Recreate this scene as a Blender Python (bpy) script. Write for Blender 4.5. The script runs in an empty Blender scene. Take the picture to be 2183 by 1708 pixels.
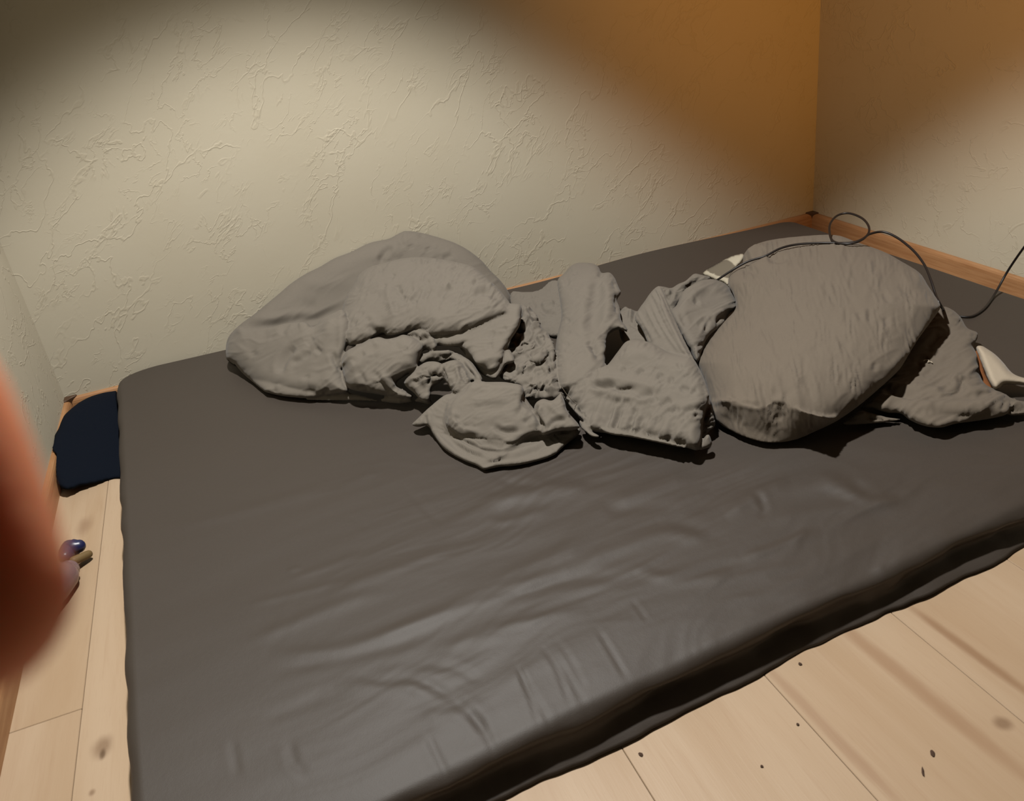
import bpy, bmesh, math, random
import numpy as np
from mathutils import Vector, Matrix
from mathutils.geometry import delaunay_2d_cdt

random.seed(7)
C = bpy.context.scene.collection
S = .82                                   # metres per survey unit
FPX, YAW, PIT, ROL = 1812.464, .295029, .474346, -.141496
CAM = np.array([-2.161359, -2.723119, 1.082003]) * S
W = 2.762767 * S                          # width of the room
HB = .06 * S                              # height of the baseboard
ZM = .10 * S                              # top of the mattress

# ------------------------------------------------------------------ camera
fw = np.array([math.sin(YAW)*math.cos(PIT), math.cos(YAW)*math.cos(PIT), -math.sin(PIT)])
rr = np.array([math.cos(YAW), -math.sin(YAW), 0.]); uu = np.cross(rr, fw)
c_, s_ = math.cos(ROL), math.sin(ROL)
RT, UP, FW = c_*rr + s_*uu, -s_*rr + c_*uu, fw
cd = bpy.data.cameras.new('camera'); cam = bpy.data.objects.new('camera', cd); C.objects.link(cam)
M4 = Matrix.Identity(4)
for i in range(3):
    M4[i][0], M4[i][1], M4[i][2], M4[i][3] = RT[i], UP[i], -FW[i], CAM[i]
cam.matrix_world = M4
cd.sensor_fit = 'HORIZONTAL'; cd.sensor_width = 36; cd.lens = FPX/2183*36
cd.clip_start = .002; cd.clip_end = 50
cd.dof.use_dof = True; cd.dof.focus_distance = 2.0; cd.dof.aperture_fstop = cd.lens/2.3
bpy.context.scene.camera = cam

# ------------------------------------------------------------------ light, world, exposure
sc = bpy.context.scene
sc.view_settings.view_transform = 'Standard'; sc.view_settings.look = 'None'
sc.view_settings.exposure = 0; sc.view_settings.gamma = 1; sc.view_settings.use_curve_mapping = False
wd = bpy.data.worlds.new('world'); sc.world = wd; wd.use_nodes = True
wd.node_tree.nodes['Background'].inputs[0].default_value = (1, .75, .45, 1)
wd.node_tree.nodes['Background'].inputs[1].default_value = .003
def spot(name, loc, aim, watts, col, deg, blend, rad):
    l = bpy.data.lights.new(name, 'SPOT'); o = bpy.data.objects.new(name, l); C.objects.link(o)
    o.location = loc; o.rotation_euler = (Vector(aim) - Vector(loc)).to_track_quat('-Z', 'Y').to_euler()
    l.energy = watts; l.color = col; l.spot_size = math.radians(deg); l.spot_blend = blend; l.shadow_soft_size = rad
    return o
LAMP = Vector((-1.50, -.95, 2.15))
spot('shaded_ceiling_lamp', LAMP, LAMP + Vector((-.035, -.185, -1)), 270, (1, .98, .94), 97.5, .27, .05)      # the cone under the lampshade
spot('warm_lamp', (-1.05, -2.3, 1.0), (.0, -.32, 1.12), 108, (1, .40, .05), 64, 1., .12)      # a second, amber lamp low in the room
sc.cycles.max_bounces = 6; sc.cycles.diffuse_bounces = 1

# ------------------------------------------------------------------ pixel helpers (survey of the photograph)
def ray(P):
    P = np.asarray(P, float)
    return FW + np.outer((P[..., 0].ravel()-1091.5)/FPX, RT) - np.outer((P[..., 1].ravel()-854)/FPX, UP)
def at(px, py, z=None, y=None, x=None):
    d = ray([[px, py]])[0]
    t = (z-CAM[2])/d[2] if z is not None else (y-CAM[1])/d[1] if y is not None else (x-CAM[0])/d[0]
    return CAM + t*d
def proj(P):
    d = np.asarray(P) - CAM; z = d@FW
    return np.stack([1091.5 + FPX*(d@RT)/z, 854 - FPX*(d@UP)/z], -1)
KS = {0: (0, 0, 1), 1: (450, 450, 3.7964), 2: (850, 550, 3.6345), 3: (1150, 500, 3.558), 4: (1450, 420, 2.978),
      5: (1470, 520, 12.128), 6: (60, 780, 5.6917), 7: (1000, 1000, 1.8453), 8: (200, 1000, 1.9845), 9: (80, 1120, 9.49)}
def pts(s, k=0):
    ox, oy, f = KS[k]
    a = np.array([[float(v) for v in p.split(',')] for p in s.split()])
    return a/f + (ox, oy)
def spline(P, n=6, closed=False):
    P = np.asarray(P, float); m = len(P); out = []
    for i in range(m if closed else m-1):
        if closed: a, b, c, d = P[i-1], P[i], P[(i+1) % m], P[(i+2) % m]
        else: a, b, c, d = P[max(i-1, 0)], P[i], P[i+1], P[min(i+2, m-1)]
        for t in np.arange(n)/n:
            out.append(.5*(2*b + (c-a)*t + (2*a-5*b+4*c-d)*t*t + (3*b-a-3*c+d)*t**3))
    if not closed: out.append(P[-1])
    return np.array(out)
# ------------------------------------------------------------------ noise
_rg = np.random.RandomState(11); _PM = _rg.permutation(256); _PM = np.concatenate([_PM, _PM, _PM])
_GA = _rg.rand(256)*2*math.pi
def perlin(x, y):
    xi, yi = np.floor(x).astype(int), np.floor(y).astype(int); xf, yf = x-xi, y-yi
    u, v = xf**3*(xf*(xf*6-15)+10), yf**3*(yf*(yf*6-15)+10)
    def g(i, j):
        a = _GA[_PM[_PM[(xi+i) & 255] + ((yi+j) & 255)]]
        return np.cos(a)*(xf-i) + np.sin(a)*(yf-j)
    n0 = g(0, 0)*(1-u) + g(1, 0)*u; n1 = g(0, 1)*(1-u) + g(1, 1)*u
    return (n0*(1-v) + n1*v)*1.5
def fbm(x, y, o=3):
    r = 0; a = 1
    for i in range(o): r = r + a*perlin(x*2**i + 17*i, y*2**i + 31*i); a *= .5
    return r
def ridged(x, y):                                   # sharp crests between soft hollows: crumpled cloth
    wx, wy = x + .6*perlin(x*.7+5, y*.7), y + .6*perlin(x*.7, y*.7+9)
    r = 0; a = 1
    for i in range(3):
        r = r + a*(.45 - np.abs(perlin(wx*2**i + 13*i, wy*2**i + 7*i))*1.6); a *= .5
    return r
def linedist(P, L):
    """distance, arc fraction and side of the points P from the polyline L"""
    best = np.full(len(P), 1e9); tt = np.zeros(len(P)); sd = np.zeros(len(P))
    seg = np.linalg.norm(np.diff(L, axis=0), axis=1); cum = np.concatenate([[0], np.cumsum(seg)]); tot = cum[-1]
    for i in range(len(L)-1):
        a, b = L[i], L[i+1]; d = b-a; q = d@d
        if q < 1e-12: continue
        t = np.clip(((P-a)@d)/q, 0, 1); v = P-(a+t[:, None]*d); r = np.hypot(v[:, 0], v[:, 1])
        m = r < best; best[m] = r[m]; tt[m] = ((cum[i]+t*seg[i])/tot)[m]; sd[m] = np.sign(d[0]*v[:, 1]-d[1]*v[:, 0])[m]
    return best, tt, sd, tot
def inside(P, L):
    x, y = P[:, 0], P[:, 1]; r = np.zeros(len(P), bool)
    for i in range(len(L)):
        (x1, y1), (x2, y2) = L[i-1], L[i]
        m = (y1 > y) != (y2 > y)
        if m.any(): r[m] ^= x[m] < (x2-x1)*(y[m]-y1)/(y2-y1+1e-12)+x1
    return r
# a wrinkle = (kind, points, width, height):  v valley, r ridge, s/S step (cloth on the right/left of the line lies higher)
def wrinkles(P, WR, unit=1.):
    h = np.zeros(len(P))
    for kind, L, w, a in WR:
        L = spline(L, 5); pad = w*4
        m = np.where((P[:, 0] > L[:, 0].min()-pad) & (P[:, 0] < L[:, 0].max()+pad) & (P[:, 1] > L[:, 1].min()-pad) & (P[:, 1] < L[:, 1].max()+pad))[0]
        if not len(m): continue
        d, t, s, tot = linedist(P[m], L); soft = .6 if kind == 'v' and tot < 45 and unit == 1. else 1.
        tap = np.clip(np.sin(np.pi*np.clip(t, 0.02, .98))*1.6, 0, 1)
        if kind == 'v': f = -np.exp(-(d/w)**2) + .35*np.exp(-((d-1.7*w)/w)**2); f = f*(.55 if unit < 1 else 1)
        elif kind == 'r': f = np.exp(-(d/w)**2)
        elif kind in 'sS':
            sg = (1 if kind == 's' else -1)*s*d; k = .5+.5*np.tanh(sg/w*1.6)
            f = k*np.exp(-np.maximum(sg, 0)/(2.6*w)) - .45*(1-k)*np.exp(-np.maximum(-sg, 0)/(1.2*w))
        elif kind == 'g':                               # gathers: short puckers across a seam
            ph = t*tot; f = np.exp(-(d/w)**2)*(np.sin(ph/w*5.2+3*perlin(ph/w*.9, ph*0+.5))*.6+.6*perlin(ph/w*2.3, d/w*.6))
        h[m] += a*unit*f*tap*soft
    return h
def WR(k, s):
    """'v 6 .004 x,y x,y; r ...' -> wrinkle list; width in photo pixels, height in metres"""
    out = []
    for ln in s.replace('\n', ';').split(';'):
        p = ln.split()
        if len(p) > 3: out.append((p[0], pts(' '.join(p[3:]), k), float(p[1]), float(p[2])))
    return out
# ------------------------------------------------------------------ mesh helpers
def link(name, me, mat=None, parent=None, smooth=True):
    o = bpy.data.objects.new(name, me); C.objects.link(o)
    if mat: me.materials.append(mat)
    if smooth: me.polygons.foreach_set('use_smooth', np.ones(len(me.polygons), bool))
    if parent: o.parent = parent
    return o
def mesh(name, V, F, mat=None, parent=None, smooth=True):
    me = bpy.data.meshes.new(name); V = np.asarray(V, np.float32)
    if isinstance(F, np.ndarray):
        n, k = F.shape
        me.vertices.add(len(V)); me.vertices.foreach_set('co', V.ravel())
        me.loops.add(n*k); me.loops.foreach_set('vertex_index', F.ravel().astype(np.int32))
        me.polygons.add(n); me.polygons.foreach_set('loop_start', np.arange(0, n*k, k, dtype=np.int32))
        me.update(calc_edges=True); me.validate()
    else:
        me.from_pydata([tuple(map(float, v)) for v in V], [], F)
    return link(name, me, mat, parent, smooth)
def empty(name, loc=(0, 0, 0)):
    o = bpy.data.objects.new(name, None); C.objects.link(o); o.location = loc; o.empty_display_size = .05; return o
def tag(o, label, cat, group=None):
    o['label'] = label; o['category'] = cat
    if group: o['group'] = group
    return o
def struct(o): o['kind'] = 'structure'; return o
def child(o, p):
    o.parent = p; o.matrix_parent_inverse = Matrix.Translation(-Vector(p.location)); return o
def box(name, lo, hi, mat, bev=0, parent=None, seg=1):
    bm = bmesh.new(); bmesh.ops.create_cube(bm, size=1)
    for v in bm.verts:
        for i in range(3): v.co[i] = lo[i] + (v.co[i]+.5)*(hi[i]-lo[i])
    if bev: bmesh.ops.bevel(bm, geom=bm.edges[:], offset=bev, segments=seg, affect='EDGES', profile=.5)
    me = bpy.data.meshes.new(name); bm.to_mesh(me); bm.free()
    return link(name, me, mat, parent, False)
def tube(P, R, n=12, cap=True):
    """rings along P with radii R (round ends) -> V, F"""
    P = np.asarray(P, float); R = np.broadcast_to(np.asarray(R, float), (len(P),)).copy()
    if cap:
        t0, t1 = P[0]-P[1], P[-1]-P[-2]; t0 /= np.linalg.norm(t0); t1 /= np.linalg.norm(t1)
        A = [P[0]+t0*R[0]*math.sin(a) for a in (1.45, 1.1, .7, .35)]; B = [P[-1]+t1*R[-1]*math.sin(a) for a in (.35, .7, 1.1, 1.45)]
        RA = [R[0]*math.cos(a) for a in (1.45, 1.1, .7, .35)]; RB = [R[-1]*math.cos(a) for a in (.35, .7, 1.1, 1.45)]
        P = np.vstack([A, P, B]); R = np.concatenate([RA, R, RB])
    T = np.gradient(P, axis=0); T /= np.linalg.norm(T, axis=1)[:, None]+1e-12
    nrm = np.cross(T[0], (0.3, .2, .9)); nrm /= np.linalg.norm(nrm); V = []
    for i in range(len(P)):
        nrm = nrm - T[i]*(nrm@T[i]); nrm /= np.linalg.norm(nrm); b = np.cross(T[i], nrm)
        for k in range(n):
            a = 2*math.pi*k/n; V.append(P[i]+R[i]*(math.cos(a)*nrm+math.sin(a)*b))
    F = [(i*n+k, i*n+(k+1) % n, (i+1)*n+(k+1) % n, (i+1)*n+k) for i in range(len(P)-1) for k in range(n)]
    F += [tuple(range(n))[::-1], tuple((len(P)-1)*n+k for k in range(n))]
    return np.array(V), F
# ------------------------------------------------------------------ materials
class NT:
    def __init__(s, name):
        s.m = bpy.data.materials.new(name); s.m.use_nodes = True; s.t = s.m.node_tree; s.b = s.t.nodes['Principled BSDF']
    def n(s, typ, ins=None, **kw):
        o = s.t.nodes.new(typ)
        for k, v in kw.items(): setattr(o, k, v)
        for k, v in (ins or {}).items(): s.put(o.inputs[k], v)
        return o
    def put(s, sock, v):
        if hasattr(v, 'is_output') or hasattr(v, 'links'): s.t.links.new(v, sock)
        else: sock.default_value = v
    def math(s, op, a, b=0., c=None):
        o = s.n('ShaderNodeMath', {0: a, 1: b}, operation=op)
        if c is not None: s.put(o.inputs[2], c)
        return o.outputs[0]
    def mix(s, f, a, b):
        o = s.n('ShaderNodeMix', data_type='RGBA'); s.put(o.inputs[0], f); s.put(o.inputs[6], a); s.put(o.inputs[7], b); return o.outputs[2]
    def noise(s, vec, scale, det=3, rough=.5, dist=0.):
        return s.n('ShaderNodeTexNoise', {'Vector': vec, 'Scale': scale, 'Detail': det, 'Roughness': rough, 'Distortion': dist}).outputs[0]
    def ramp(s, f, lo, hi):
        return s.n('ShaderNodeMapRange', {0: f, 1: lo, 2: hi, 3: 0., 4: 1.}, interpolation_type='SMOOTHSTEP').outputs[0]
    def pos(s): return s.n('ShaderNodeNewGeometry').outputs['Position']
    def map(s, v, scale=(1, 1, 1), rot=(0, 0, 0), loc=(0, 0, 0)):
        return s.n('ShaderNodeMapping', {'Vector': v, 'Scale': scale, 'Rotation': rot, 'Location': loc}).outputs[0]
    def bump(s, h, dist, strength=1.):
        s.put(s.b.inputs['Normal'], s.n('ShaderNodeBump', {'Height': h, 'Distance': dist, 'Strength': strength}).outputs[0])
    def set(s, **kw):
        for k, v in kw.items(): s.put(s.b.inputs[k.replace('_', ' ')], v)
        return s.m
def rgb(r, g, b): return (r, g, b, 1)
def plain(name, col, rough=.6, spec=.3, var=.12, sc_=30):
    t = NT(name); f = t.noise(t.pos(), sc_, 4)
    d = tuple(c*(1-var) for c in col); l = tuple(c*(1+var) for c in col)
    return t.set(Base_Color=t.mix(f, rgb(*d), rgb(*l)), Roughness=rough, Specular_IOR_Level=spec)
def fabric(name, col, sheen=.15, rough=.8, spec=.2, weave=900, amt=.00025):
    t = NT(name); p = t.pos()
    f = t.noise(p, 7, 3); g = t.noise(p, 160, 3, .7)
    d = tuple(c*.9 for c in col); l = tuple(c*1.1 for c in col)
    t.set(Base_Color=t.mix(t.math('MULTIPLY_ADD', g, .5, t.math('MULTIPLY', f, .5)), rgb(*d), rgb(*l)), Roughness=rough, Specular_IOR_Level=spec, Sheen_Weight=sheen, Sheen_Roughness=.5)
    h = t.noise(p, weave, 2, .6)
    t.bump(t.math('MULTIPLY_ADD', t.noise(p, 90, 3, .6), 1.5, h), amt, .7)
    return t.m

def wallpaper():
    t = NT('wallpaper'); p = t.map(t.pos(), (1, 1, 1), (0, 0, 0)); q = t.map(t.pos(), (1.0, 1.0, 1.0), (.0, .8, 0.)); q = t.map(q, (.62, .8, 1.15))
    def vein(sc_, w, off, dist):
        n = t.noise(t.map(q, loc=(off, off*.7, off*1.3)), sc_, 4, .55, dist)
        return t.math('SUBTRACT', 1., t.ramp(t.math('ABSOLUTE', t.math('SUBTRACT', n, .5)), 0., w))
    m1 = t.ramp(t.noise(t.map(q, loc=(3, 1, 2)), 6.5, 3, .6), .42, .60); m2 = t.ramp(t.noise(t.map(q, loc=(9, 4, 7)), 9, 3, .6), .44, .60)
    v1 = t.math('MULTIPLY', vein(7.5, .014, 0., .35), m1)
    v2 = t.math('MULTIPLY', vein(17, .022, 5.3, .5), m2)
    h = t.math('ADD', v1, t.math('MULTIPLY', v2, .8))
    h = t.math('ADD', h, t.math('MULTIPLY', t.noise(t.pos(), 60, 4, .7), .35))
    f = t.noise(t.pos(), 5, 4, .6)
    base = t.mix(f, rgb(0.434, 0.384, 0.285), rgb(0.471, 0.425, 0.329))
    base = t.mix(t.math('MULTIPLY', t.math('MAXIMUM', v1, v2), .16), base, rgb(0.322, 0.267, 0.180))
    t.set(Base_Color=base, Roughness=.75, Specular_IOR_Level=.2)
    t.bump(h, .00095, .5)
    return t.m
def wood_floor():
    t = NT('oak_laminate'); p = t.pos()
    rnd = t.n('ShaderNodeObjectInfo').outputs['Random']
    off = t.n('ShaderNodeCombineXYZ', {0: t.math('MULTIPLY', rnd, 7.), 1: t.math('MULTIPLY', rnd, 13.), 2: 0.}).outputs[0]
    q = t.n('ShaderNodeVectorMath', {0: p, 1: off}, operation='ADD').outputs[0]
    big = t.noise(t.map(q, (9, 1.1, 9)), 1., 4, .55, .6)
    fine = t.noise(t.map(q, (90, 5, 90)), 1., 4, .65, .3)
    pore = t.noise(t.map(q, (420, 22, 420)), 1., 2, .6)
    base = t.mix(t.ramp(big, .3, .72), rgb(0.347, 0.239, 0.146), rgb(0.409, 0.301, 0.202))
    base = t.mix(t.math('MULTIPLY', t.ramp(fine, .5, .78), .35), base, rgb(0.310, 0.198, 0.118))
    base = t.mix(t.math('MULTIPLY', t.ramp(pore, .58, .8), .22), base, rgb(0.260, 0.167, 0.099))
    base = t.mix(t.math('MULTIPLY', rnd, .22), base, rgb(0.372, 0.267, 0.180))
    # knots and dark figure of the laminate print
    def blot(px, py, rx, ry, ang, col, amt):
        nonlocal base
        w = at(px, py, z=0)
        v = t.n('ShaderNodeVectorMath', {0: p, 1: tuple(-w)}, operation='ADD').outputs[0]
        v = t.n('ShaderNodeVectorRotate', {'Vector': v, 'Angle': -ang}, rotation_type='Z_AXIS').outputs[0]
        v = t.map(v, (1/rx, 1/ry, 0))
        l = t.n('ShaderNodeVectorMath', {0: v}, operation='LENGTH').outputs['Value']
        l = t.math('ADD', l, t.math('MULTIPLY_ADD', t.noise(t.map(q, (40, 12, 40)), 1., 3), .7, -.35))
        base = t.mix(t.math('MULTIPLY', t.math('SUBTRACT', 1., t.ramp(l, .15, 1.)), amt), base, col)
    K = rgb(0.136, 0.074, 0.037)
    blot(220, 1592, .020, .030, 0, K, .62); blot(219, 1608, .006, .014, 0, rgb(0.062, 0.031, 0.012), .7); blot(196, 1690, .006, .008, 0, K, .6)
    blot(182, 1120, .022, .05, 0, rgb(0.223, 0.136, 0.081), .6); blot(2138, 1543, .016, .014, 0, K, .65)
    blot(1960, 1470, .018, .30, .06, rgb(0.260, 0.155, 0.087), .65); blot(2085, 1400, .012, .2, .06, rgb(0.211, 0.118, 0.062), .7)
    blot(1740, 1530, .012, .28, .03, rgb(0.279, 0.174, 0.105), .6)
    t.set(Base_Color=base, Roughness=.42, Specular_IOR_Level=.35)
    t.bump(t.math('ADD', fine, t.math('MULTIPLY', pore, .6)), .0004, .5)
    return t.m
def pine(name):
    t = NT(name); p = t.pos()
    g = t.noise(t.map(p, (6, 6, 120)), 1., 4, .6, .4)
    t.set(Base_Color=t.mix(t.ramp(g, .3, .7), rgb(0.273, 0.130, 0.053), rgb(0.360, 0.192, 0.087)), Roughness=.5, Specular_IOR_Level=.35)
    t.bump(g, .0004, .4); return t.m
M = dict(wall=wallpaper(), floor=wood_floor(), base=pine('baseboard_wood'), cap=plain('brown_plastic', (0.062, 0.031, 0.015), .5),
         sheet=fabric('grey_jersey_sheet', (0.038, 0.029, 0.022), .0, .60, .5, 700, .0002),
         duvet=fabric('grey_cotton_cover', (0.136, 0.118, 0.096), .08, .85, .15), pillow=fabric('grey_cotton_pillowcase', (0.124, 0.101, 0.077), .08, .85, .15),
         navy=fabric('navy_plush', (0.0022, 0.0040, 0.0085), .0, .9, .1, 500, .0006), white=fabric('white_ticking', (0.36, 0.30, 0.225), .1, .85, .15),
         cable=plain('black_rubber', (0.011, 0.008, 0.007), .45, .4), under=plain('seam_gap_board', (0.155, 0.105, 0.062), .8),  # under: brown board that shows in the plank seams
         blue=plain('dark_blue_plastic', (0.012, 0.015, 0.056), .35, .5), tan=plain('tan_wood', (0.136, 0.087, 0.034), .6), crumb=plain('dark_crumb', (0.056, 0.031, 0.019), .9))
def clear_plastic():
    t = NT('smoky_violet_plastic')
    t.set(Base_Color=t.mix(t.noise(t.pos(), 60, 3), rgb(.20, .14, .15), rgb(.28, .21, .22)), Roughness=.18, Specular_IOR_Level=.5, Transmission_Weight=.25, IOR=1.45); return t.m
def skin():
    t = NT('skin'); p = t.pos(); f = t.noise(p, 60, 4)
    t.set(Base_Color=t.mix(f, rgb(.68, .25, .125), rgb(.78, .30, .16)), Roughness=.5, Specular_IOR_Level=.3, Subsurface_Weight=.6, Subsurface_Scale=.010)
    t.b.inputs['Subsurface Radius'].default_value = (1., .25, .1)
    t.bump(t.noise(p, 500, 3), .0003, .5); return t.m
M['clear'] = clear_plastic(); M['skin'] = skin(); M['nail'] = plain('nail', (.5, .25, .17), .35)

# ------------------------------------------------------------------ the room
H = 2.45; YF = -5.2
struct(box('floor', (-W-.12, YF-.12, -.1), (.12, .12, -.008), M['under']))
floor = bpy.data.objects['floor']
PWID = .2235; X0 = -1.4848
lens_ = 1.29; cache = {}
for i in range(-4, 8):
    xa, xb = X0 + i*PWID, X0 + (i+1)*PWID
    xa, xb = max(xa, -W), min(xb, 0.)
    if xb-xa < .01: continue
    if i == -4: y0 = at(30, 1560, z=0)[1]
    elif i == -3: y0 = -.42
    else: y0 = -[1.05, 1.32, 1.14, 1.24, 1.09, 1.19][(i+4) % 6]
    cuts = [YF] + sorted(y for y in (y0 - k*lens_ for k in range(-3, 4)) if YF+.02 < y < -.02) + [0.]
    for ya, yb in zip(cuts[:-1], cuts[1:]):
        b = box('plank', (xa+.0003, ya+.0003, -.0075), (xb-.0003, yb-.0003, 0), M['floor'], .0009, floor)
struct(box('wall_back', (-W-.12, 0, -.1), (.12, .12, H), M['wall']))
struct(box('wall_right', (0, YF, -.1), (.12, 0, H), M['wall']))
struct(box('wall_left', (-W-.12, YF, -.1), (-W, 0, H), M['wall']))
struct(box('wall_front', (-W-.12, YF-.12, -.1), (.12, YF, H), plain('unseen_wall_dark', (.05, .03, .015), .7)))  # unseen wall, its dark finish added to cut bounced light
struct(box('ceiling', (-W-.12, YF-.12, H), (.12, .12, H+.1), plain('unseen_ceiling_dark', (.06, .035, .018), .8)))  # unseen too, darkened so that little light bounces back down
def baseboard(name, a, b, nrm):
    """profile with a rounded top edge, swept from a to b"""
    prof = [(0, 0), (.012, 0), (.012, HB*.72), (.0112, HB*.84), (.009, HB*.93), (.006, HB*.985), (.003, HB), (0, HB)]
    a, b, nrm = np.array(a, float), np.array(b, float), np.array(nrm, float); V = []
    for e in (a, b):
        for d, z in prof: V.append(e + nrm*d + np.array([0, 0, z]))
    n = len(prof); F = [(k, (k+1) % n, n+(k+1) % n, n+k) for k in range(n)] + [tuple(range(n))[::-1], tuple(range(n, 2*n))]
    o = struct(mesh(name, V, F, M['base'], None, False)); return o
bb = baseboard('baseboard_back', (-W, 0, 0), (0, 0, 0), (0, -1, 0))
bl = baseboard('baseboard_left', (-W, 0, 0), (-W, YF, 0), (1, 0, 0))
br = baseboard('baseboard_right', (0, 0, 0), (0, YF, 0), (-1, 0, 0))
def corner_cap(x, sx, par):
    g = .0165; pr = [(0, 0), (sx*g*1.75, 0), (sx*g*1.65, -.35*g), (sx*g*1.0, -.85*g), (sx*.85*g, -1.0*g), (sx*.35*g, -1.65*g), (0, -1.75*g)]
    V = []; n = len(pr)
    for z, k in ((0, .62), (HB*.8, .85), (HB+.002, 1.), (HB+.004, .9)):
        V += [(x+a*k, b*k, z) for a, b in pr]
    F = [(j*n+k, j*n+(k+1) % n, (j+1)*n+(k+1) % n, (j+1)*n+k) for j in range(3) for k in range(n)] + [tuple(range(n)), tuple(range(3*n, 4*n))]
    o = mesh('corner_cap', V, F, M['cap'], par, False); return o
corner_cap(0, -1, bb); corner_cap(-W, 1, bb)

# ------------------------------------------------------------------ mattress
BL, FL, FR, BR = np.array([-2.118, -.012]), np.array([-2.035, -1.541]), np.array([-.17, -1.412]), np.array([-.175, -.112])
def make_mattress():
    root = empty('mattress', (-1.15, -.8, 0))
    tag(root, 'thin mattress in a taut dark grey fitted sheet, lying on the floor', 'mattress')
    nu, nv = 520, 400                       # top grid, then rings down the side
    prof = [(.0, 0.), (.003, -.001), (.007, -.003), (.011, -.0065), (.0145, -.012), (.016, -.018), (.0155, -.024), (.013, -.030), (.010, -.036), (.008, -.042),
            (.008, -.048), (.011, -.054), (.018, -.061), (.026, -.068), (.033, -.074), (.037, -.0785), (.034, -.0808), (-.02, -.0810)]
    u = np.linspace(0, 1, nu); v = np.linspace(0, 1, nv); U, V_ = np.meshgrid(u, v, indexing='ij'); U = U.ravel(); V_ = V_.ravel()
    def quad(U, V_):
        X = np.outer((1-U)*(1-V_), BL) + np.outer((1-U)*V_, FL) + np.outer(U*V_, FR) + np.outer(U*(1-V_), BR)
        X[:, 1] -= .004*np.sin(np.pi*U)*V_**4          # the front edge bellies out a little
        X[:, 1] -= .034*np.exp(-((X[:, 0]+1.02)/.24)**2)*(1-V_)**6
        return X
    def corner(U, V_, r=.035):                            # rounded corners in plan
        lx, ly = 1.95, 1.5; x, y = (U-.5)*lx, (V_-.5)*ly; hx, hy = lx/2-r, ly/2-r
        dx, dy = np.abs(x)-hx, np.abs(y)-hy; m = (dx > 0) & (dy > 0)
        mx = np.maximum(dx, dy); L = np.hypot(dx, dy)+1e-9
        k = np.where(m, mx/L, 1.)
        x = np.where(m, np.sign(x)*(hx+dx*k), x); y = np.where(m, np.sign(y)*(hy+dy*k), y)
        return x/lx+.5, y/ly+.5
    U2, V2 = corner(U, V_); XY = quad(U2, V2)
    P = proj(np.column_stack([XY, np.full(len(XY), ZM)]))
    z = np.full(len(XY), ZM)
    # stretched lengthwise creases, strongest towards the right and the front
    wgt = np.clip((P[:, 0]-500)/900, 0, 1)*np.clip((P[:, 1]-880)/150, 0, 1)
    q = XY[:, 0]*.99+XY[:, 1]*.12; s = XY[:, 1]-.10*XY[:, 0]
    z += .0022*wgt*ridged(q*2.2, s*9+1.5*fbm(q*1.3, s*2.)) + .0016*fbm(q*1.2, s*5)*np.clip((P[:, 1]-850)/300, .15, 1)
    z += .0010*wgt*fbm(q*4, s*26)
    z += .006*fbm(XY[:, 0]*1.1+4, XY[:, 1]*1.1+2, 2)*np.clip(U2*4, 0, 1)*np.clip((1-U2)*6, 0, 1)
    z += wrinkles(P, SHEET_WR, .6)
    z -= .022*np.clip((V2-.80)/.20, 0, 1)**2
    z -= .012*np.clip(1-(U2*1.95)/.10, 0, 1)**2*np.clip(1-V2*1.5/.12, 0, 1)**2
    edge = [(i, 0) for i in range(nu)] + [(nu-1, j) for j in range(1, nv)] + [(i, nv-1) for i in range(nu-2, -1, -1)] + [(0, j) for j in range(nv-2, 0, -1)]
    E = np.array([i*nv+j for i, j in edge]); n = len(E)
    per = XY[E]; tan = np.roll(per, -1, 0)-np.roll(per, 1, 0); tan /= np.linalg.norm(tan, axis=1)[:, None]+1e-12
    for _ in range(12): tan = (tan+np.roll(tan, 1, 0)+np.roll(tan, -1, 0))/3
    tan /= np.linalg.norm(tan, axis=1)[:, None]; nrm = np.column_stack([-tan[:, 1], tan[:, 0]])
    cen = XY.mean(0); nrm *= np.sign(((per-cen)*nrm).sum(1))[:, None]
    arc = np.concatenate([[0], np.cumsum(np.linalg.norm(np.diff(per, axis=0), axis=1))])
    # pull the outermost 2 cm of the top down gently so that it runs into the rings
    rings = [np.column_stack([XY, z])]; Fs = []
    i, j = np.meshgrid(np.arange(nu-1), np.arange(nv-1), indexing='ij'); a = (i*nv+j).ravel()
    Fs.append(np.column_stack([a, a+nv, a+nv+1, a+1]))
    prev = E; base = nu*nv
    ze = z[E]; puck = fbm(arc*9, arc*0+.3, 3); puck2 = fbm(arc*3.2+8, arc*0+.7, 3)
    front = np.clip(nrm[:, 1]*-1, 0, 1); left = np.clip(-nrm[:, 0], 0, 1)
    for k, (o, dz) in enumerate(prof[1:]):
        f = (k+1)/len(prof)
        off = (o if f < .6 else o*front + np.minimum(o, .017)*(1-front)) + .007*f*min(1, 3*f)*puck + front*(puck2*(.004*min(1, 2.2*f*f) + .016*max(0, f-.5)) + .010*math.sin(math.pi*f)**3*fbm(arc*6+3, arc*0+f*2.2, 3) + .007*max(0, f-.6)*fbm(arc*14, arc*0+2.2, 2)) + .006*left*f*np.sin(arc*38+2*puck2)
        if k == len(prof)-2: off = np.full(n, o)
        hz = np.maximum(.0012, ze + dz*ze/ZM + .006*max(0, f-.45)*(puck2+.6)*(1 if k < len(prof)-2 else 0))
        R = np.column_stack([per+nrm*off[:, None], hz])
        R[:, 1] = np.minimum(R[:, 1], -.0135); R[:, 0] = np.maximum(R[:, 0], -W+.014)
        rings.append(R); idx = base+np.arange(n)
        Fs.append(np.column_stack([prev, idx, np.roll(idx, -1), np.roll(prev, -1)])); prev = idx; base += n
    V = np.vstack(rings)
    o = mesh('fitted_sheet', V, np.vstack(Fs), M['sheet']); 
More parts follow.
